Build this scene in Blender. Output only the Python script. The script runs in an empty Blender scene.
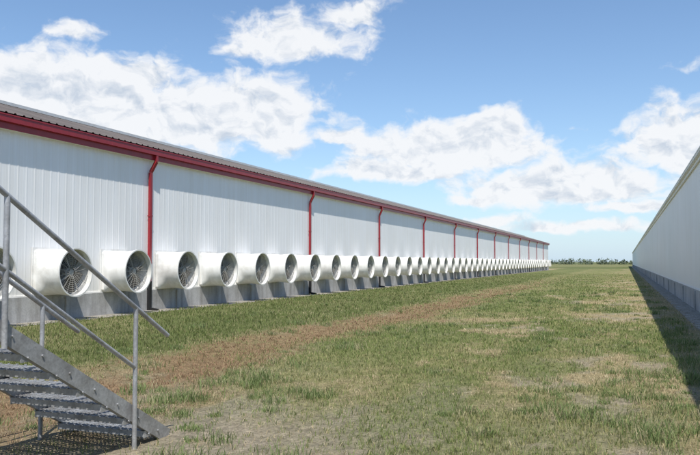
import bpy, math, random
import numpy as np
from mathutils import Vector, Matrix
random.seed(7); rng=np.random.default_rng(11)
sc=bpy.context.scene
sc.view_settings.view_transform='Standard'; sc.view_settings.look='None'; sc.view_settings.exposure=0
F=740.0; TH=math.radians(20.45); PI=math.radians(2.67); EYE=1.65
# ---------------------------------------------------------------- camera
cam_d=bpy.data.cameras.new("camera"); cam=bpy.data.objects.new("camera",cam_d); sc.collection.objects.link(cam)
cam_d.sensor_width=36; cam_d.lens=F/700*36; cam_d.clip_start=0.1; cam_d.clip_end=9000
cam.location=(0,0,EYE); cam.rotation_euler=(math.radians(90)+PI,0,TH); sc.camera=cam

# ---------------------------------------------------------------- materials
def newmat(name):
    m=bpy.data.materials.new(name); m.use_nodes=True
    nt=m.node_tree; b=nt.nodes["Principled BSDF"]; return m,nt,b
def noise(nt,vec,scale,detail=5,rough=.55):
    n=nt.nodes.new("ShaderNodeTexNoise"); n.inputs["Scale"].default_value=scale
    n.inputs["Detail"].default_value=detail; n.inputs["Roughness"].default_value=rough
    if vec is not None: nt.links.new(vec,n.inputs["Vector"])
    return n
def ramp(nt,fac,stops):
    r=nt.nodes.new("ShaderNodeValToRGB"); e=r.color_ramp.elements
    e[0].position=stops[0][0]; e[0].color=(*stops[0][1],1); e[1].position=stops[-1][0]; e[1].color=(*stops[-1][1],1)
    for p,c in stops[1:-1]:
        k=e.new(p); k.color=(*c,1)
    nt.links.new(fac,r.inputs[0]); return r
def mapping(nt,scale,src="Object"):
    t=nt.nodes.new("ShaderNodeTexCoord"); m=nt.nodes.new("ShaderNodeMapping"); m.inputs["Scale"].default_value=scale
    nt.links.new(t.outputs[src],m.inputs["Vector"]); return m.outputs[0]
def mixc(nt,a,b,fac,mode='MIX'):
    m=nt.nodes.new("ShaderNodeMix"); m.data_type='RGBA'; m.blend_type=mode
    for s,v in ((0,fac),(6,a),(7,b)):
        if isinstance(v,(int,float)): m.inputs[s].default_value=v
        elif isinstance(v,tuple): m.inputs[s].default_value=(*v,1)
        else: nt.links.new(v,m.inputs[s])
    return m.outputs[2]
def bump(nt,b,h,strength,dist=.01):
    n=nt.nodes.new("ShaderNodeBump"); n.inputs["Strength"].default_value=strength; n.inputs["Distance"].default_value=dist
    nt.links.new(h,n.inputs["Height"]); nt.links.new(n.outputs[0],b.inputs["Normal"])

def painted(name,c,rough=.45,dirt=.82,streak=(6,6,.25),vary=.94,lowdust=None):
    m,nt,b=newmat(name)
    v=mapping(nt,streak); n=noise(nt,v,1.0,6,.6)
    v2=mapping(nt,(1,1,1)); n2=noise(nt,v2,.35,4,.5)
    r=ramp(nt,n.outputs[0],[(.3,(dirt,dirt*.985,dirt*.96)),(.62,(1,1,1))])
    r2=ramp(nt,n2.outputs[0],[(.3,(vary,vary,vary*.99)),(.65,(1,1,1))])
    o=mixc(nt,r.outputs[0],r2.outputs[0],1.0,'MULTIPLY'); o=mixc(nt,(c[0],c[1],c[2]),o,1.0,'MULTIPLY')
    if lowdust:  # wind-blown dust and splash low on the wall
        s=nt.nodes.new("ShaderNodeSeparateXYZ"); nt.links.new(v2,s.inputs[0])
        a=nt.nodes.new("ShaderNodeMapRange"); a.inputs[1].default_value=2.2; a.inputs[2].default_value=.6; a.inputs[3].default_value=0; a.inputs[4].default_value=1; nt.links.new(s.outputs[2],a.inputs[0])
        k=nt.nodes.new("ShaderNodeMath"); k.operation='MULTIPLY'; nt.links.new(a.outputs[0],k.inputs[0]); nt.links.new(n.outputs[0],k.inputs[1])
        o=mixc(nt,o,lowdust,k.outputs[0])
    nt.links.new(o,b.inputs["Base Color"]); b.inputs["Roughness"].default_value=rough
    bump(nt,b,n2.outputs[0],.15,.02)
    return m
M_white=painted("white_steel",(.93,.925,.91),.5,.94,(5,5,.22),.94,(.74,.72,.67))
M_trimw=painted("white_trim",(.86,.86,.85),.5,.9)
M_white2=painted("white_fibreglass",(.87,.86,.82),.38,.80,(5,5,2),.9)
M_red=painted("red_trim",(.33,.022,.030),.35,.8)
M_roof=painted("roof_steel",(.15,.125,.11),.55,.6,(.8,.8,.8))
M_ridge=painted("ridge_steel",(.60,.60,.58),.4,.85)
M_black=painted("black_drain",(.02,.02,.022),.5,.8)
M_dark=painted("dark_steel",(.05,.045,.04),.5,.6)
M_blade=painted("fan_blade",(.12,.105,.085),.4,.6)
M_wire=painted("guard_wire",(.55,.53,.49),.4,.7)
# concrete
M_conc,nt,b=newmat("concrete")
v=mapping(nt,(1,1,1)); n=noise(nt,v,1.2,8,.65); n2=noise(nt,v,22,4,.6)
vs=mapping(nt,(3,3,.35)); n3=noise(nt,vs,1.2,5,.6)
r=ramp(nt,n.outputs[0],[(.3,(.36,.355,.34)),(.5,(.48,.475,.46)),(.7,(.58,.575,.56))])
r3=ramp(nt,n3.outputs[0],[(.33,(.6,.58,.55)),(.55,(1,1,1))])
r2=ramp(nt,n2.outputs[0],[(.3,(.82,.82,.82)),(.7,(1,1,1))])
o=mixc(nt,r.outputs[0],r2.outputs[0],1.0,'MULTIPLY'); o=mixc(nt,o,r3.outputs[0],.8,'MULTIPLY')
nt.links.new(o,b.inputs["Base Color"]); b.inputs["Roughness"].default_value=.9; bump(nt,b,n2.outputs[0],.4,.01)
# gravel
M_grav,nt,b=newmat("gravel")
v=mapping(nt,(1,1,1)); vo=nt.nodes.new("ShaderNodeTexVoronoi"); vo.inputs["Scale"].default_value=28; nt.links.new(v,vo.inputs["Vector"])
n=noise(nt,v,3,6,.6)
r=ramp(nt,vo.outputs["Color"],[(.1,(.22,.20,.175)),(.9,(.52,.49,.44))]); r2=ramp(nt,n.outputs[0],[(.35,(.6,.58,.5)),(.65,(1,1,1))])
o=mixc(nt,r.outputs[0],r2.outputs[0],1.0,'MULTIPLY'); nt.links.new(o,b.inputs["Base Color"]); b.inputs["Roughness"].default_value=.95
bump(nt,b,vo.outputs["Distance"],.9,.02)
# galvanised
M_galv,nt,b=newmat("galvanised_steel")
v=mapping(nt,(1,1,1)); vo=nt.nodes.new("ShaderNodeTexVoronoi"); vo.inputs["Scale"].default_value=60; nt.links.new(v,vo.inputs["Vector"])
n=noise(nt,v,5,6,.65)
r=ramp(nt,vo.outputs["Color"],[(.1,(.40,.41,.42)),(.9,(.52,.53,.54))]); r2=ramp(nt,n.outputs[0],[(.35,(.66,.64,.62)),(.6,(1,1,1))])
o=mixc(nt,r.outputs[0],r2.outputs[0],1.0,'MULTIPLY'); nt.links.new(o,b.inputs["Base Color"])
b.inputs["Roughness"].default_value=.5; b.inputs["Metallic"].default_value=.35

# ---------------------------------------------------------------- mesh builder
class MB:
    def __init__(s): s.v=[]; s.f=[]; s.m=[]; s.sm=[]
    def add(s,vs,fs,m=0,smooth=False):
        o=len(s.v); s.v+= [tuple(a) for a in vs]
        for f in fs: s.f.append(tuple(i+o for i in f)); s.m.append(m); s.sm.append(smooth)
    def box(s,lo,hi,m=0):
        x0,y0,z0=lo; x1,y1,z1=hi
        s.add([(x0,y0,z0),(x1,y0,z0),(x1,y1,z0),(x0,y1,z0),(x0,y0,z1),(x1,y0,z1),(x1,y1,z1),(x0,y1,z1)],
              [(0,3,2,1),(4,5,6,7),(0,1,5,4),(1,2,6,5),(2,3,7,6),(3,0,4,7)],m)
    def beam(s,p0,p1,w,h,m=0,up=Vector((0,0,1))):
        p0=Vector(p0);p1=Vector(p1); d=(p1-p0).normalized(); a=d.cross(up).normalized(); u=a.cross(d).normalized()
        vs=[]
        for p in (p0,p1):
            for sa,su in ((-1,-1),(1,-1),(1,1),(-1,1)): vs.append(p+a*(sa*w/2)+u*(su*h/2))
        s.add(vs,[(0,1,2,3),(7,6,5,4),(0,4,5,1),(1,5,6,2),(2,6,7,3),(3,7,4,0)],m)
    def tube(s,p0,p1,r,m=0,n=10,r1=None):
        p0=Vector(p0);p1=Vector(p1); d=(p1-p0).normalized(); t=Vector((0,0,1)) if abs(d.z)<.9 else Vector((1,0,0))
        a=d.cross(t).normalized(); u=a.cross(d); r1=r if r1 is None else r1
        vs=[];
        for p,rr in ((p0,r),(p1,r1)):
            for i in range(n):
                q=2*math.pi*i/n; vs.append(p+a*math.cos(q)*rr+u*math.sin(q)*rr)
        s.add(vs,[(i,(i+1)%n,n+(i+1)%n,n+i) for i in range(n)],m,True)
        s.add(vs[:n],[tuple(range(n-1,-1,-1))],m); s.add(vs[n:],[tuple(range(n))],m)
    def path(s,pts,r,m=0,n=10):
        for a,b_ in zip(pts[:-1],pts[1:]): s.tube(a,b_,r,m,n)
        for p in pts[1:-1]: s.ball(p,r*1.01,m)
    def ball(s,c,r,m=0,n=8):
        c=Vector(c); vs=[];fs=[]
        for j in range(n//2+1):
            ph=math.pi*j/(n//2)
            for i in range(n): q=2*math.pi*i/n; vs.append(c+Vector((math.sin(ph)*math.cos(q),math.sin(ph)*math.sin(q),math.cos(ph)))*r)
        for j in range(n//2):
            for i in range(n): fs.append((j*n+i,(j+1)*n+i,(j+1)*n+(i+1)%n,j*n+(i+1)%n))
        s.add(vs,fs,m,True)
    def lathe_x(s,prof,m=0,n=48,smooth=True):
        for (xa,ra),(xb,rb) in zip(prof[:-1],prof[1:]):
            vs=[(xa,ra*math.cos(2*math.pi*i/n),ra*math.sin(2*math.pi*i/n)) for i in range(n)]+[(xb,rb*math.cos(2*math.pi*i/n),rb*math.sin(2*math.pi*i/n)) for i in range(n)]
            s.add(vs,[(i,n+i,n+(i+1)%n,(i+1)%n) for i in range(n)],m,smooth)
    def ring_x(s,x,R,r,m=0,n=40,k=5):
        vs=[];fs=[]
        for i in range(n):
            q=2*math.pi*i/n
            for j in range(k):
                w=2*math.pi*j/k; rr=R+r*math.cos(w); vs.append((x+r*math.sin(w),rr*math.cos(q),rr*math.sin(q)))
        for i in range(n):
            for j in range(k): fs.append((i*k+j,((i+1)%n)*k+j,((i+1)%n)*k+(j+1)%k,i*k+(j+1)%k))
        s.add(vs,fs,m,True)
    def mesh(s,name,mats):
        me=bpy.data.meshes.new(name); me.from_pydata(s.v,[],s.f)
        for m in mats: me.materials.append(m)
        me.polygons.foreach_set("material_index",s.m); me.polygons.foreach_set("use_smooth",s.sm); me.update(); return me
    def obj(s,name,mats,parent=None,loc=(0,0,0)):
        o=bpy.data.objects.new(name,s.mesh(name,mats)); sc.collection.objects.link(o); o.location=loc
        if parent: o.parent=parent
        return o
def empty(name,loc=(0,0,0)):
    e=bpy.data.objects.new(name,None); sc.collection.objects.link(e); e.location=loc; e.empty_display_size=.3; return e

# ---------------------------------------------------------------- barns
WX=-15.3; SP=2.825; Y0=16.68
def ribbed(mb,x,y0,y1,z0,z1,nx,m=0,pitch=.3048,dep=.0045):
    pts=[]; y=y0
    while y<y1:
        for dy,d in ((0,0),(.10,0),(.115,dep*.3),(.13,0),(.19,0),(.215,dep),(.245,dep),(.27,0)): pts.append((x+nx*d,min(y+dy,y1)))
        y+=pitch
    n=len(pts); vs=[(a,b_,z0) for a,b_ in pts]+[(a,b_,z1) for a,b_ in pts]
    fs=[(i,i+1,n+i+1,n+i) if nx>0 else (i+1,i,n+i,n+i+1) for i in range(n-1)]
    mb.add(vs,fs,m)
def barn(name,wx,nx,ya,yb,eave_b,eave_t,ridge_dx,ridge_z,over,col_trim,parts_down,fan=False):
    e=empty(name,(0,0,0))
    w=MB(); ribbed(w,wx,ya,yb,.70,eave_b+.2,nx)
    bx=wx-nx*2*ridge_dx
    w.add([(wx,ya,.0),(bx,ya,0),(bx,yb,0),(wx,yb,0),(wx,ya,eave_b+.2),(bx,ya,eave_b+.2),(bx,yb,eave_b+.2),(wx,yb,eave_b+.2)],
          [(0,1,5,4),(1,2,6,5),(2,3,7,6)])
    rx=wx-nx*ridge_dx
    for y in (ya,yb): w.add([(wx,y,eave_b+.2),(bx,y,eave_b+.2),(rx,y,ridge_z-.1)],[(0,1,2)])
    w.box((min(wx,wx+nx*.035),ya,.68),(max(wx,wx+nx*.035),yb,.74))
    w.obj("wall",[M_white],e)
    c=MB(); xa,xb=sorted((wx-nx*.2,wx+nx*.06)); y=ya
    while y<yb:
        c.box((xa,y+.006,-.3),(xb,min(y+SP*2,yb)-.006,.70)); y+=SP*2
    c.box((min(wx,wx-nx*.15),ya,-.3),(max(wx,wx-nx*.15),yb,.68))
    y=ya+SP
    while y<yb:
        p0,p1=sorted((wx+nx*.06,wx+nx*.11)); 
        c.box((p0,y-.12,-.3),(p1,y+.12,.66)); y+=SP*2
    c.obj("concrete_stem_wall",[M_conc],e)
    r=MB(); ex=wx+nx*(over+.07); ez=eave_t-.0
    ys=[];y=ya-.4
    while y<yb+.4: ys+= [(y,0),(y+.2,0),(y+.225,.03),(y+.26,.03)]; y+=.3048
    n=len(ys)
    vs=[(ex,a,ez+d) for a,d in ys]+[(rx,a,ridge_z+d) for a,d in ys]+[(bx-nx*over,a,ez+d) for a,d in ys]
    r.add(vs,[(i,i+1,n+i+1,n+i) for i in range(n-1)]+[(n+i,n+i+1,2*n+i+1,2*n+i) for i in range(n-1)])
    r.add([(ex,ya-.4,ez-.04),(rx,ya-.4,ridge_z-.04),(rx,yb+.4,ridge_z-.04),(ex,yb+.4,ez-.04)],[(0,1,2,3)])
    r.obj("roof",[M_roof],e)
    rc=MB(); rc.box((rx-.2,ya-.4,ridge_z-.02),(rx+.2,yb+.4,ridge_z+.09)); rc.obj("ridge_cap",[M_ridge],e)
    g=MB(); 
    f0,f1=sorted((wx+nx*(over-.02),wx+nx*(over+.02)))
    g.box((f0,ya-.4,eave_b),(f1,yb+.4,eave_t-.06))
    g0,g1=sorted((wx+nx*(over+.02),wx+nx*(over+.12)))
    h=eave_t-eave_b; g.box((g0,ya-.4,eave_b+h*.42),(g1,yb+.4,eave_t-.05))
    g0,g1=sorted((wx+nx*(over+.12),wx+nx*(over+.135)))
    g.box((g0,ya-.4,eave_t-.08),(g1,yb+.4,eave_t-.045))
    s0,s1=sorted((wx,wx+nx*(over-.02))); g.box((s0,ya-.4,eave_b+.02),(s1,yb+.4,eave_b+.04),1)
    g.obj("eave_fascia",[col_trim,M_trimw],e)
    for y in parts_down:
        d=MB(); gx=wx+nx*(over+.07); px=wx+nx*.10
        pts=[(gx,y+.12,eave_b+h*.42+.01),(gx,y+.12,eave_b-.04),(px,y-.0,eave_b-.42),(px,y,1.0)]
        for a,b_ in zip(pts[:-1],pts[1:]): d.beam(a,b_,.11,.09,0,up=Vector((1,0,0.01)))
        d.box((px-.055,y-.065,.02),(px+.055,y+.065,1.0),1)
        d.beam((px,y,.06),(px+nx*.35,y,.02),.1,.1,1)
        for z in (1.6,3.2): d.box((px-.06,y-.075,z),(px+.05,y+.075,z+.04))
        d.obj("downspout",[col_trim,M_black],e)
    return e
downs=[9.8,21.24]+[34.9+11.43*i for i in range(11)]
barn_l=barn("livestock_barn",WX,1,-25,160,5.13,5.55,5.0,7.14,.17,M_red,downs)
barn_r=barn("livestock_barn",2.27,-1,-20,300,4.86,5.10,12.0,8.6,.06,M_trimw,[])

# ---------------------------------------------------------------- exhaust fans
fm=MB(); W=.66; n=48
def sq(q,h):
    c,s_=math.cos(q),math.sin(q); k=h/max(abs(c),abs(s_)); return c*k,s_*k
def loftring(x,t,h,r):
    out=[]
    for i in range(n):
        q=2*math.pi*(i+.5)/n
        a,b_=sq(q,h); c,d=r*math.cos(q),r*math.sin(q); out.append((x,a*(1-t)+c*t,b_*(1-t)+d*t))
    return out
fm.box((.0,-W-.03,-W-.03),(.03,W+.03,W+.03),0)
rings=[loftring(.03,0,.64,.63),loftring(.12,.0,.64,.63)]
vs=[p for r_ in rings for p in r_]
fm.add(vs,[(j*n+i,(j+1)*n+i,(j+1)*n+(i+1)%n,j*n+(i+1)%n) for j in range(len(rings)-1) for i in range(n)],0,False)
rings=[loftring(.12,0,.64,.62),loftring(.22,.55,.635,.62),loftring(.34,.95,.63,.622),loftring(.42,1,.63,.626),loftring(.93,1,.65,.668)]
vs=[p for r_ in rings for p in r_]
fm.add(vs,[(j*n+i,(j+1)*n+i,(j+1)*n+(i+1)%n,j*n+(i+1)%n) for j in range(len(rings)-1) for i in range(n)],0,True)
fm.lathe_x([(.91,.666),(.91,.686)],0); fm.lathe_x([(.91,.686),(.94,.686)],0); fm.lathe_x([(.94,.686),(.94,.645)],0)
fm.lathe_x([(.94,.645),(.5,.612),(.24,.60),(.1,.60)],0)
fm.add([(.10,-.6,-.6),(.10,.6,-.6),(.10,.6,.6),(.10,-.6,.6)],[(0,1,2,3)],1)
for i in range(11):
    z=-.55+.1*i; w_=math.sqrt(max(.02,.345-z*z)); fm.add([(.135,-w_,z),(.135,w_,z),(.19,w_,z+.07),(.19,-w_,z+.07)],[(0,1,2,3)],1)
for k in range(6):
    q=2*math.pi*k/6+.2; vs=[]
    for r_,ch,tw in ((.10,.14,55),(.25,.26,42),(.42,.32,32),(.585,.30,25)):
        t=math.radians(tw)
        for e_ in (-.5,0,.5):
            ty=e_*ch*math.cos(t); tx=e_*ch*math.sin(t)+(.012 if e_==0 else 0)
            vs.append((.60+tx,r_*math.cos(q)-ty*math.sin(q),r_*math.sin(q)+ty*math.cos(q)))
    fm.add(vs,[(3*i+j,3*i+j+1,3*i+j+4,3*i+j+3) for i in range(3) for j in range(2)],2,True)
fm.lathe_x([(.53,.0),(.53,.12),(.67,.12),(.69,.0)],3,20,False)
fm.lathe_x([(.70,0),(.70,.09),(.77,.09),(.78,0)],3,16,False)
for k in range(4):
    q=2*math.pi*k/4+.5; fm.tube((.76,0,0),(.76,.63*math.cos(q),.63*math.sin(q)),.016,3,6)
for R in np.arange(.12,.62,.055): fm.ring_x(.80,R,.0045,3,36,4)
for k in range(18):
    q=2*math.pi*k/18; fm.tube((.805,.1*math.cos(q),.1*math.sin(q)),(.805,.633*math.cos(q),.633*math.sin(q)),.0045,3,4)
fan_me=fm.mesh("exhaust_fan",[M_white2,M_dark,M_blade,M_wire])
k=-12; nf=0
while True:
    y=Y0+SP*k
    if y>157: break
    if y>-20:
        o=bpy.data.objects.new("exhaust_fan",fan_me); sc.collection.objects.link(o)
        o.location=(WX+.012,y,1.36); o.rotation_euler=(random.choice((0,1,2,3))*math.pi/2,0,0); nf+=1
    k+=1

# ---------------------------------------------------------------- metal stairs
st=empty("metal_staircase",(0,0,0)); SL=.585; YE=5.98; XN,XF=-4.05,-5.02
top=lambda y:(YE-y)*SL
s1=MB(); HS=.13
for x,inn in ((XN,-1),(XF,1)):
    yb_=2.55
    s1.beam((x,YE,.02),(x,yb_,top(yb_)-.02),.008,HS,0)
    for q in (HS/2-.004,-HS/2+.004):
        s1.beam((x+inn*.024,YE,.02+q*1.16),(x+inn*.024,yb_,top(yb_)-.02+q*1.16),.045,.009,0)
    s1.box((x-.06,YE-.12,0.0),(x+.06,YE+.05,.012),0)
s1.obj("stringers",[M_galv],st)
s2=MB(); kk=1
while .17*kk<top(2.6):
    z=.17*kk-.03; yc=YE-.17*kk/SL+.05; d0,d1=yc-.125,yc+.125; xa,xb=XF+.01,XN-.01
    for y in (d0,d1): s2.box((xa,y-.003,z-.05),(xb,y+.003,z),0)
    for x in (xa,xb): s2.box((x-.004,d0,z-.06),(x+.004,d1,z),0)
    nb=5
    for i in range(1,nb): y=d0+(d1-d0)*i/nb; s2.box((xa,y-.006,z-.02),(xb,y+.006,z+.004),0)
    nz=22; stp=(xb-xa)/nz
    for i in range(nb):
        ya_,yb2=d0+(d1-d0)*i/nb,d0+(d1-d0)*(i+1)/nb
        for j in range(nz):
            p=(xa+j*stp,ya_ if j%2==0 else yb2,z-.004); q=(xa+(j+1)*stp,yb2 if j%2==0 else ya_,z-.004)
            s2.beam(p,q,.016,.008,0)
            s2.box((p[0]-.007,p[1]-.009,z-.002),(p[0]+.007,p[1]+.009,z+.008),0)
    for x in (XN,XF):
        sgn=1 if x==XN else -1
        for dy in (-.07,.07): s2.tube((x+sgn*.004,yc+dy,z-.03),(x+sgn*.016,yc+dy,z-.03),.009,0,6)
    kk+=1
s2.obj("treads",[M_galv],st)
s3=MB(); R=.021
railz=lambda y:1.25+(5.43-y)*.59
for x in (XN+.03,XF-.03):
    for py in (5.43,3.97,2.6):
        s3.tube((x,py,max(0,top(py)-.12) if py<5 else .0),(x,py,railz(py)),R)
    s3.path([(x,5.91,railz(5.91)),(x,2.6,railz(2.6)),(x,1.2,railz(2.6))],R)
    s3.path([(x,5.43,railz(5.43)-.52),(x,2.6,railz(2.6)-.52),(x,1.2,railz(2.6)-.52)],R*.85)
    s3.tube((x,1.2,0),(x,1.2,railz(2.6)),R)
    s3.box((x-.05,5.38,0),(x+.05,5.48,.012))
s3.obj("handrails",[M_galv],st)
s4=MB(); zt=top(2.6)
s4.box((XF,1.15,zt-.14),(XN,2.56,zt-.02),0)
for x in (XF+.05,XN-.05):
    for y in (1.2,2.5): s4.tube((x,y,0),(x,y,zt-.14),.03,0)
s4.obj("landing",[M_galv],st)

# ---------------------------------------------------------------- numpy noise and ground masks
TB=rng.random((256,256))
def vn(x,y,o=0):
    x=x+o*17.3; y=y+o*9.7
    xi=np.floor(x).astype(int); yi=np.floor(y).astype(int); fx=x-xi; fy=y-yi
    fx=fx*fx*(3-2*fx); fy=fy*fy*(3-2*fy); a=xi&255;b_=yi&255;a1=(a+1)&255;b1=(b_+1)&255
    return (TB[a,b_]*(1-fx)+TB[a1,b_]*fx)*(1-fy)+(TB[a,b1]*(1-fx)+TB[a1,b1]*fx)*fy
def fbm(x,y,o=0,n=4,g=.55):
    s=0;a=1;t=0
    for i in range(n): s=s+a*vn(x*2**i,y*2**i,o+i*3); t+=a; a*=g
    return s/t
def ss(a,b_,x): t=np.clip((x-a)/(b_-a),0,1); return t*t*(3-2*t)
def masks(x,y):
    wig=(fbm(x*.05,y*.16,5)-.5)*1.3; xs=x+wig
    n=fbm(x*.9,y*.55,1); nb=fbm(x*.22,y*.07,2); nf=fbm(x*3.1,y*2.6,3); nm=fbm(x*.5,y*.3,12)
    lush=ss(-7.2,-8.4,xs+(nf-.5)*1.2+(n-.5)*1.4)
    stripe=ss(-8.5,-7.0,xs+(nf-.5)*1.8+(n-.5)*1.2)*ss(-4.5,-6.5,xs+(n-.5)*3.2+(nf-.5)*1.2)
    stripe=stripe*ss(.24,.56,nf*.5+n*.5+.08)*(1-ss(30,95,y)*.75)
    right=ss(-5.5,.5,x)
    g=ss(.40,.56,n*.40+nf*.24+nm*.36+.083-.11*right+.085*ss(14,55,y)*(1-right*.7))
    near=ss(11.0,6.5,y+(nb-.5)*6)*ss(-8.5,-6.5,x)
    g=g*(1-.85*near*ss(-1.2,-3.8,x)*ss(.22,.45,nf+.08))
    g=g*(1-.3*ss(12,6,y))
    g=np.maximum(g,lush*(.64+.5*nf)); g=g*(1-.85*stripe)
    edge=ss(1.1,1.7,x)+ss(-14.3,-14.75,x); g=g*(1-np.clip(edge,0,1))
    dirt=np.clip(near*ss(.34,.52,n+.18*ss(-1.5,-4,x))+.8*ss(.55,.65,fbm(x*1.1,y*.6,8)+.03*right-.04*ss(12,40,y)),0,1)
    dirt=dirt*(1-lush)*(1-stripe*.7)
    return np.clip(g,0,1),np.clip(stripe,0,1),np.clip(dirt,0,1),lush,n,nf
def height(x,y):
    h=-.10*np.exp(-((x+6.6+(fbm(x*.05,y*.16,5)-.5)*1.3)/.7)**2)*ss(260,120,y)
    h=h+(fbm(x*.8,y*.8,4)-.5)*.09*ss(-14.3,-13,x)*ss(1.3,.4,x)
    h=h*ss(-14.6,-14,x)*ss(1.5,1,x)
    return h
def axis(a,b_,d,lo,hi,gr=1.25):
    c=list(np.arange(a,b_,d)); s=d
    while c[-1]<hi: s*=gr; c.append(c[-1]+s)
    s=d
    while c[0]>lo: s*=gr; c.insert(0,c[0]-s)
    return np.array(c)
xs=axis(-15.6,2.6,.10,-4000,4000)
yc=[-6.0]
while yc[-1]<7000:
    y=yc[-1]; yc.append(y+ (.10 if y<16 else .10*(y/16)**1.3))
yb_=[-6.0];s_=.3
while yb_[-1]>-2500: s_*=1.3; yb_.append(yb_[-1]-s_)
ys=np.array(yb_[1:][::-1]+yc)
X,Y=np.meshgrid(xs,ys); nx_,ny_=len(xs),len(ys)
G,S,D,L,N1,NF=masks(X,Y); Z=height(X,Y)
def C(*c): return np.array(c)
def mixn(a,b_,t): return a+(b_-a)*t[...,None]
def yel(x,y): return ss(.42,.66,fbm(x*.45,y*.22,30))
gsoil=mixn(np.broadcast_to(C(.33,.265,.155),X.shape+(3,)),C(.45,.375,.24),NF)
col=mixn(gsoil,C(.39,.335,.28)*1.0,D*.9)
col=mixn(col,C(.29,.19,.12),S*.85)
gr=mixn(np.broadcast_to(C(.15,.18,.068),X.shape+(3,)),C(.205,.235,.09),N1)
gr=mixn(gr,C(.12,.16,.06),L*.6); gr=mixn(gr,C(.31,.29,.145),yel(X,Y)*(.55-.3*L))
col=mixn(col,gr,G*.85)
far=ss(150,230,Y)+ss(-40,-60,X)+ss(30,50,X); fn=fbm(X*.01,Y*.004,9)
col=mixn(col,mixn(np.broadcast_to(C(.12,.15,.06),X.shape+(3,)),C(.22,.22,.11),ss(.4,.6,fn)),np.clip(far,0,1))
me=bpy.data.meshes.new("ground"); me.vertices.add(nx_*ny_)
me.vertices.foreach_set("co",np.stack([X,Y,Z],-1).astype(np.float32).ravel())
i=np.arange(nx_-1)[None,:]+nx_*np.arange(ny_-1)[:,None]; quads=np.stack([i,i+1,i+1+nx_,i+nx_],-1).reshape(-1,4)
nq=len(quads); me.loops.add(nq*4); me.loops.foreach_set("vertex_index",quads.ravel().astype(np.int32))
me.polygons.add(nq); me.polygons.foreach_set("loop_start",np.arange(0,nq*4,4,dtype=np.int32))
me.polygons.foreach_set("use_smooth",np.ones(nq,bool)); me.update(calc_edges=True)
ca=me.color_attributes.new("tint",'FLOAT_COLOR','POINT'); ca.data.foreach_set("color",np.concatenate([col,np.ones(X.shape+(1,))],-1).astype(np.float32).ravel())
ground=bpy.data.objects.new("ground",me); sc.collection.objects.link(ground)
m,nt,b=newmat("ground_soil_and_turf"); a=nt.nodes.new("ShaderNodeAttribute"); a.attribute_name="tint"
v=mapping(nt,(1,1,1)); n=noise(nt,v,26,6,.7); n2=noise(nt,v,4.5,6,.65); vg=mapping(nt,(3,.8,1)); n3=noise(nt,vg,9,5,.7)
r=ramp(nt,n.outputs[0],[(.3,(.50,.49,.47)),(.52,(.95,.95,.95)),(.7,(1.35,1.33,1.28))])
r2=ramp(nt,n2.outputs[0],[(.3,(.70,.71,.67)),(.7,(1.22,1.2,1.16))])
r3=ramp(nt,n3.outputs[0],[(.3,(.75,.78,.72)),(.7,(1.2,1.18,1.1))])
o=mixc(nt,a.outputs["Color"],r.outputs[0],1.0,'MULTIPLY'); o=mixc(nt,o,r2.outputs[0],1.0,'MULTIPLY'); o=mixc(nt,o,r3.outputs[0],1.0,'MULTIPLY')
nt.links.new(o,b.inputs["Base Color"]); b.inputs["Roughness"].default_value=1; b.inputs["Specular IOR Level"].default_value=.1
bump(nt,b,n.outputs[0],1.0,.04); me.materials.append(m)

g=MB(); g.box((-15.24,-25,-.1),(-14.45,160,.012)); g.obj("gravel_apron",[M_grav])
g=MB(); g.box((1.62,-20,-.1),(2.21,300,.014)); g.obj("gravel_apron",[M_grav])

# ---------------------------------------------------------------- grass
def make_grass(name,P,Hh,Wd,lean,colr,mat):
    N=len(P); ang=rng.random(N)*2*math.pi; ca_,sa=np.cos(ang),np.sin(ang)
    side=np.stack([ca_,sa,np.zeros(N)],-1)*(Wd/2)[:,None]
    la=rng.random(N)*2*math.pi; ld=np.stack([np.cos(la),np.sin(la),np.zeros(N)],-1)
    up=np.array([0,0,1.0])
    mid=P+up*(Hh*.6*np.sqrt(np.clip(1-lean**2*.3,0.1,1)))[:,None]+ld*(Hh*lean*.35)[:,None]
    tip=P+up*(Hh*np.sqrt(np.clip(1-lean**2,0.03,1)))[:,None]+ld*(Hh*lean)[:,None]
    V=np.stack([P-side,P+side,mid+side*.8,mid-side*.8,tip],1).reshape(-1,3)
    base=np.arange(N)[:,None]*5
    loops=np.concatenate([base+0,base+1,base+2,base+3,base+3,base+2,base+4],1).ravel().astype(np.int32)
    ls=(np.arange(N)[:,None]*7+np.array([0,4])).ravel().astype(np.int32)
    me=bpy.data.meshes.new(name); me.vertices.add(N*5); me.vertices.foreach_set("co",V.astype(np.float32).ravel())
    me.loops.add(len(loops)); me.loops.foreach_set("vertex_index",loops)
    me.polygons.add(len(ls)); me.polygons.foreach_set("loop_start",ls); me.update(calc_edges=True)
    cc=np.repeat(np.concatenate([colr,np.ones((N,1))],1)[:,None,:],5,1)
    me.color_attributes.new("tint",'FLOAT_COLOR','POINT').data.foreach_set("color",cc.astype(np.float32).ravel())
    me.materials.append(mat); o=bpy.data.objects.new(name,me); sc.collection.objects.link(o); return o
mg=bpy.data.materials.new("grass_blade"); mg.use_nodes=True; nt=mg.node_tree; nt.nodes.clear()
out=nt.nodes.new("ShaderNodeOutputMaterial"); a=nt.nodes.new("ShaderNodeAttribute"); a.attribute_name="tint"
df=nt.nodes.new("ShaderNodeBsdfDiffuse"); tr=nt.nodes.new("ShaderNodeBsdfTranslucent"); mx=nt.nodes.new("ShaderNodeMixShader"); mx.inputs[0].default_value=.3
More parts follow.
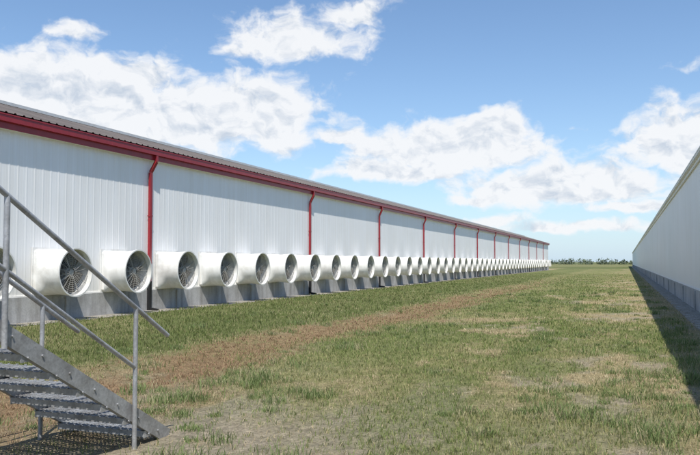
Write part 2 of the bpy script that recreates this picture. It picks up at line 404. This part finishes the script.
nt.links.new(a.outputs["Color"],df.inputs[0]); nt.links.new(a.outputs["Color"],tr.inputs[0]); nt.links.new(df.outputs[0],mx.inputs[1]); nt.links.new(tr.outputs[0],mx.inputs[2]); nt.links.new(mx.outputs[0],out.inputs[0])

def sample(N,r0,r1,a0=-62,a1=24):
    r=np.exp(rng.uniform(math.log(r0),math.log(r1),N)); az=np.radians(rng.uniform(a0,a1,N))
    return r*np.sin(az),r*np.cos(az),r
NB=520000
x,y,r=sample(NB,4.5,110)
cl=rng.random(NB)<.6; q=np.round(x/.16)*.16; q2=np.round(y/.16)*.16
jx=TB[(np.round(x/.16).astype(int))&255,(np.round(y/.16).astype(int)*7)&255]; 
x2=np.where(cl&(r<25),q+(jx-.5)*.14+rng.normal(0,.03,NB),x); y=np.where(cl&(r<25),q2+(TB[(np.round(y/.16).astype(int)*3)&255,(np.round(x/.16).astype(int))&255]-.5)*.14+rng.normal(0,.03,NB),y); x=x2
ok=(x>-14.6)&(x<1.7); x,y,r=x[ok],y[ok],r[ok]
G,S,D,L,N1,NF=masks(x,y)
u=rng.random(len(x)); green=u<G*1.0
dry=(~green)&(rng.random(len(x))<(.38+.4*S)*(1-.87*D))
keep=green|dry; x,y,r,G,S,D,L,N1,NF,green=[q_[keep] for q_ in (x,y,r,G,S,D,L,N1,NF,green)]
n=len(x); sc_=np.maximum(1,r/9)
hn=fbm(x*1.5,y*1.5,6); yl=yel(x,y)
Hh=np.where(green,(.025+.06*rng.random(n)**1.3)*(.5+1.0*hn)*(1+.2*L),(.03+.05*rng.random(n)))*np.minimum(sc_,2.0)**.4
Wd=(.004+.004*rng.random(n))*np.minimum(sc_,6)
lean=np.where(green,.25+.6*rng.random(n),.75+.24*rng.random(n))
t=rng.random(n)
gcol=mixn(np.broadcast_to(C(.155,.195,.06),(n,3)),C(.265,.315,.12),t)
gcol=mixn(gcol,C(.43,.385,.20),((rng.random(n)<(.14+.5*yl*(1-.6*L))))*.8)
gcol=gcol*(1-.2*L)[:,None]
dcol=mixn(np.broadcast_to(C(.43,.34,.195),(n,3)),C(.60,.51,.34),t)
scol=mixn(np.broadcast_to(C(.26,.16,.095),(n,3)),C(.45,.32,.20),t)
dcol=mixn(dcol,scol,np.clip(S*1.3,0,1)); cc=np.where(green[:,None],gcol,dcol)
P=np.stack([x,y,height(x,y)-.004],-1)
make_grass("grass_field",P,Hh,Wd,lean,cc,mg)
nt_=2000; x,y,r=sample(nt_,4.0,45,-55,20)
cn_=fbm(x*.8,y*.5,21)
G,S,D,L,N1,NF=masks(x,y); ok=(x>-12)&(x<1.3)&(rng.random(nt_)<np.where(L>.5,.10,np.where(S>.5,.15,ss(.40,.58,cn_))))&~((x<-3.9)&(x>-5.2)&(y<6.2)); x,y,r=x[ok],y[ok],r[ok]
sz=.45+1.15*rng.random(len(x))**2.0; nbp=95
xx=np.repeat(x,nbp); yy=np.repeat(y,nbp); zz=np.repeat(sz,nbp); rr=np.repeat(r,nbp); n=len(xx)
xx=xx+rng.normal(0,.09,n)*zz; yy=yy+rng.normal(0,.09,n)*zz
tn=np.repeat(rng.random(len(x)),nbp)
cc=mixn(mixn(np.broadcast_to(C(.14,.195,.065),(n,3)),C(.26,.325,.14),rng.random(n)),C(.48,.42,.26),((rng.random(n)<.12+.3*(tn>.75)))*.9)
make_grass("grass_tufts",np.stack([xx,yy,height(xx,yy)-.005],-1),(.05+.11*rng.random(n))*zz,(.0045+.0045*rng.random(n))*np.maximum(1,rr/12),.25+.65*rng.random(n),cc,mg)

# ---------------------------------------------------------------- distant trees
def leafmass(name,cl_,mat):
    vs=[];fs=[]
    for (cx,cy,cz,rx,ry,rz,nn) in cl_:
        d=rng.normal(size=(nn,3)); d/=np.linalg.norm(d,axis=1)[:,None]; d*=rng.uniform(.35,1.05,nn)[:,None]
        c=np.array([cx,cy,cz])+d*np.array([rx,ry,rz]); c[:,2]=np.maximum(c[:,2],.1)
        for p in c:
            e1=rng.normal(size=3)*.7; e2=rng.normal(size=3)*.7; o=len(vs); vs+= [p,p+e1,p+e2]; fs.append((o,o+1,o+2))
    me=bpy.data.meshes.new(name); me.from_pydata([tuple(v_) for v_ in vs],[],fs); me.materials.append(mat)
    o=bpy.data.objects.new(name,me); sc.collection.objects.link(o)
mt,nt,b=newmat("distant_foliage"); v=mapping(nt,(1,1,1)); n_=noise(nt,v,.25,5,.6)
r_=ramp(nt,n_.outputs[0],[(.35,(.085,.11,.07)),(.65,(.15,.18,.11))]); nt.links.new(r_.outputs[0],b.inputs["Base Color"]); b.inputs["Roughness"].default_value=.9
cl_=[]
for i in range(360):
    x_=-330+i*2.0+rng.normal()*1.5; h_=1.8+4*fbm(np.array([x_*.03]),np.array([1.3]),3)[0]**1.5
    cl_.append((x_,520+rng.normal()*12,h_*.4,2.8,3,h_*.7,44))
leafmass("distant_tree_line",cl_,mt)

# ---------------------------------------------------------------- sun and sky
S_=Vector((.27,-.50,1.0)).normalized(); el=math.asin(S_.z); rot=math.atan2(S_.x,S_.y)
sd=bpy.data.lights.new("sun",'SUN'); sd.energy=5.0; sd.angle=math.radians(.53); sd.color=(1,.962,.90)
so=bpy.data.objects.new("sun",sd); sc.collection.objects.link(so); so.rotation_euler=(-S_).to_track_quat('-Z','Y').to_euler(); so.location=(20,-20,40)
w=bpy.data.worlds.new("World"); sc.world=w; w.use_nodes=True; nt=w.node_tree; nt.nodes.clear()
L_=nt.links.new
out=nt.nodes.new("ShaderNodeOutputWorld"); sky=nt.nodes.new("ShaderNodeTexSky"); sky.sky_type='NISHITA'; sky.sun_disc=False
sky.sun_elevation=el; sky.sun_rotation=rot; sky.air_density=1.0; sky.dust_density=.2; sky.ozone_density=2.6
bg=nt.nodes.new("ShaderNodeBackground"); bg.inputs[1].default_value=.15
tint=mixc(nt,sky.outputs[0],(.90,.98,1.04),1.0,'MULTIPLY'); L_(tint,bg.inputs[0])
def dirazel(px,py):
    c=Vector(((px-350)/F,1,(227.5-py)/F)); c=Matrix.Rotation(PI,3,'X')@c; c=Matrix.Rotation(TH,3,'Z')@c; c.normalize()
    return math.atan2(c.x,c.y),math.asin(c.z)
def M(op,a,b_=None,c=None):
    n=nt.nodes.new("ShaderNodeMath"); n.operation=op
    for i,v_ in enumerate((a,b_,c)):
        if v_ is None: continue
        if isinstance(v_,(int,float)): n.inputs[i].default_value=v_
        else: L_(v_,n.inputs[i])
    return n.outputs[0]
def VM(op,a,b_=None):
    n=nt.nodes.new("ShaderNodeVectorMath"); n.operation=op
    for i,v_ in enumerate((a,b_)):
        if v_ is None: continue
        if isinstance(v_,tuple): n.inputs[i].default_value=v_
        else: L_(v_,n.inputs[i])
    return n.outputs["Value"] if op=='LENGTH' else n.outputs[0]
tc=nt.nodes.new("ShaderNodeTexCoord"); sp=nt.nodes.new("ShaderNodeSeparateXYZ"); L_(VM('NORMALIZE',tc.outputs["Generated"]),sp.inputs[0])
az=M('ARCTAN2',sp.outputs[0],sp.outputs[1]); ele=M('ARCSINE',sp.outputs[2])
cb=nt.nodes.new("ShaderNodeCombineXYZ"); L_(az,cb.inputs[0]); L_(ele,cb.inputs[1]); P0=cb.outputs[0]
wn=nt.nodes.new("ShaderNodeTexNoise"); wn.inputs["Scale"].default_value=18; wn.inputs["Detail"].default_value=5; L_(P0,wn.inputs["Vector"])
P1=VM('ADD',P0,VM('MULTIPLY',VM('SUBTRACT',wn.outputs["Color"],(.5,.5,.5)),(.06,.035,0)))
blobs=[(85,108,115,42,1.3),(205,122,110,40,1.3),(125,80,55,24,1.15),(20,100,60,38,1.15),
 (290,42,95,40,.82),(350,18,65,26,.75),(235,50,45,20,.6),(75,36,50,22,.6),
 (337,138,38,13,.95),(455,150,85,28,1.3),(495,130,34,20,1.25),(390,172,75,17,1.1),
 (560,190,95,24,1.3),(500,198,60,11,1.0),(695,145,68,34,1.3),
 (640,208,80,12,.95),(575,228,100,9,.9),(450,222,90,10,.8),(685,66,34,16,.55),(575,128,34,9,.4),
 (-200,130,180,45,1.2),(900,140,130,45,1.2)]
env=None
for px,py,rx,ry,wt in blobs:
    a0,e0=dirazel(px,py); rxa=rx/F*math.cos(a0+TH)**2*1.1; rya=ry/F*1.1
    d=VM('SUBTRACT',P1,(a0,e0,0)); d=VM('MAXIMUM',VM('MULTIPLY',d,(1/rxa,1/rya,0)),VM('MULTIPLY',d,(-1/rxa,-1.7/rya,0)))
    mm=M('MULTIPLY_ADD',VM('LENGTH',d),-1.0,wt); env=mm if env is None else M('MAXIMUM',env,mm)
env=M('MAXIMUM',env,-.9)
def cn(off):
    n=nt.nodes.new("ShaderNodeTexNoise"); n.inputs["Scale"].default_value=1; n.inputs["Detail"].default_value=7; n.inputs["Roughness"].default_value=.56
    L_(VM('MULTIPLY',VM('ADD',P1,off),(19,27,1)),n.inputs["Vector"]); return n.outputs[0]
na=cn((0,0,0)); nb_=cn((.004,.012,0))
dens=M('ADD',M('MULTIPLY',env,.75),M('MULTIPLY',M('SUBTRACT',na,.5),1.6))
mr=nt.nodes.new("ShaderNodeMapRange"); mr.interpolation_type='SMOOTHSTEP'; mr.inputs[1].default_value=-.05; mr.inputs[2].default_value=.38; L_(dens,mr.inputs[0])
alpha=M('MULTIPLY',mr.outputs[0],.96)
lit=M('ADD',.62,M('MULTIPLY',M('SUBTRACT',na,nb_),3.6)); lit=M('SUBTRACT',lit,M('MULTIPLY',M('SUBTRACT',dens,.6),.32))
cr=nt.nodes.new("ShaderNodeValToRGB"); cr.color_ramp.elements[0].position=.05; cr.color_ramp.elements[0].color=(.60,.67,.77,1); cr.color_ramp.elements[1].position=.70; cr.color_ramp.elements[1].color=(.93,.945,.97,1); L_(lit,cr.inputs[0])
bc=nt.nodes.new("ShaderNodeBackground"); bc.inputs[1].default_value=1.0; L_(cr.outputs[0],bc.inputs[0])
bh=nt.nodes.new("ShaderNodeBackground"); bh.inputs[0].default_value=(.50,.68,.89,1); bh.inputs[1].default_value=1.0
hz=M('MULTIPLY',M('EXPONENT',M('MULTIPLY',M('MAXIMUM',ele,0),-10.0)),.8)
m0=nt.nodes.new("ShaderNodeMixShader"); L_(hz,m0.inputs[0]); L_(bg.outputs[0],m0.inputs[1]); L_(bh.outputs[0],m0.inputs[2])
ms=nt.nodes.new("ShaderNodeMixShader"); L_(alpha,ms.inputs[0]); L_(m0.outputs[0],ms.inputs[1]); L_(bc.outputs[0],ms.inputs[2]); L_(ms.outputs[0],out.inputs[0])
print("fans",nf,"blades",len(P))
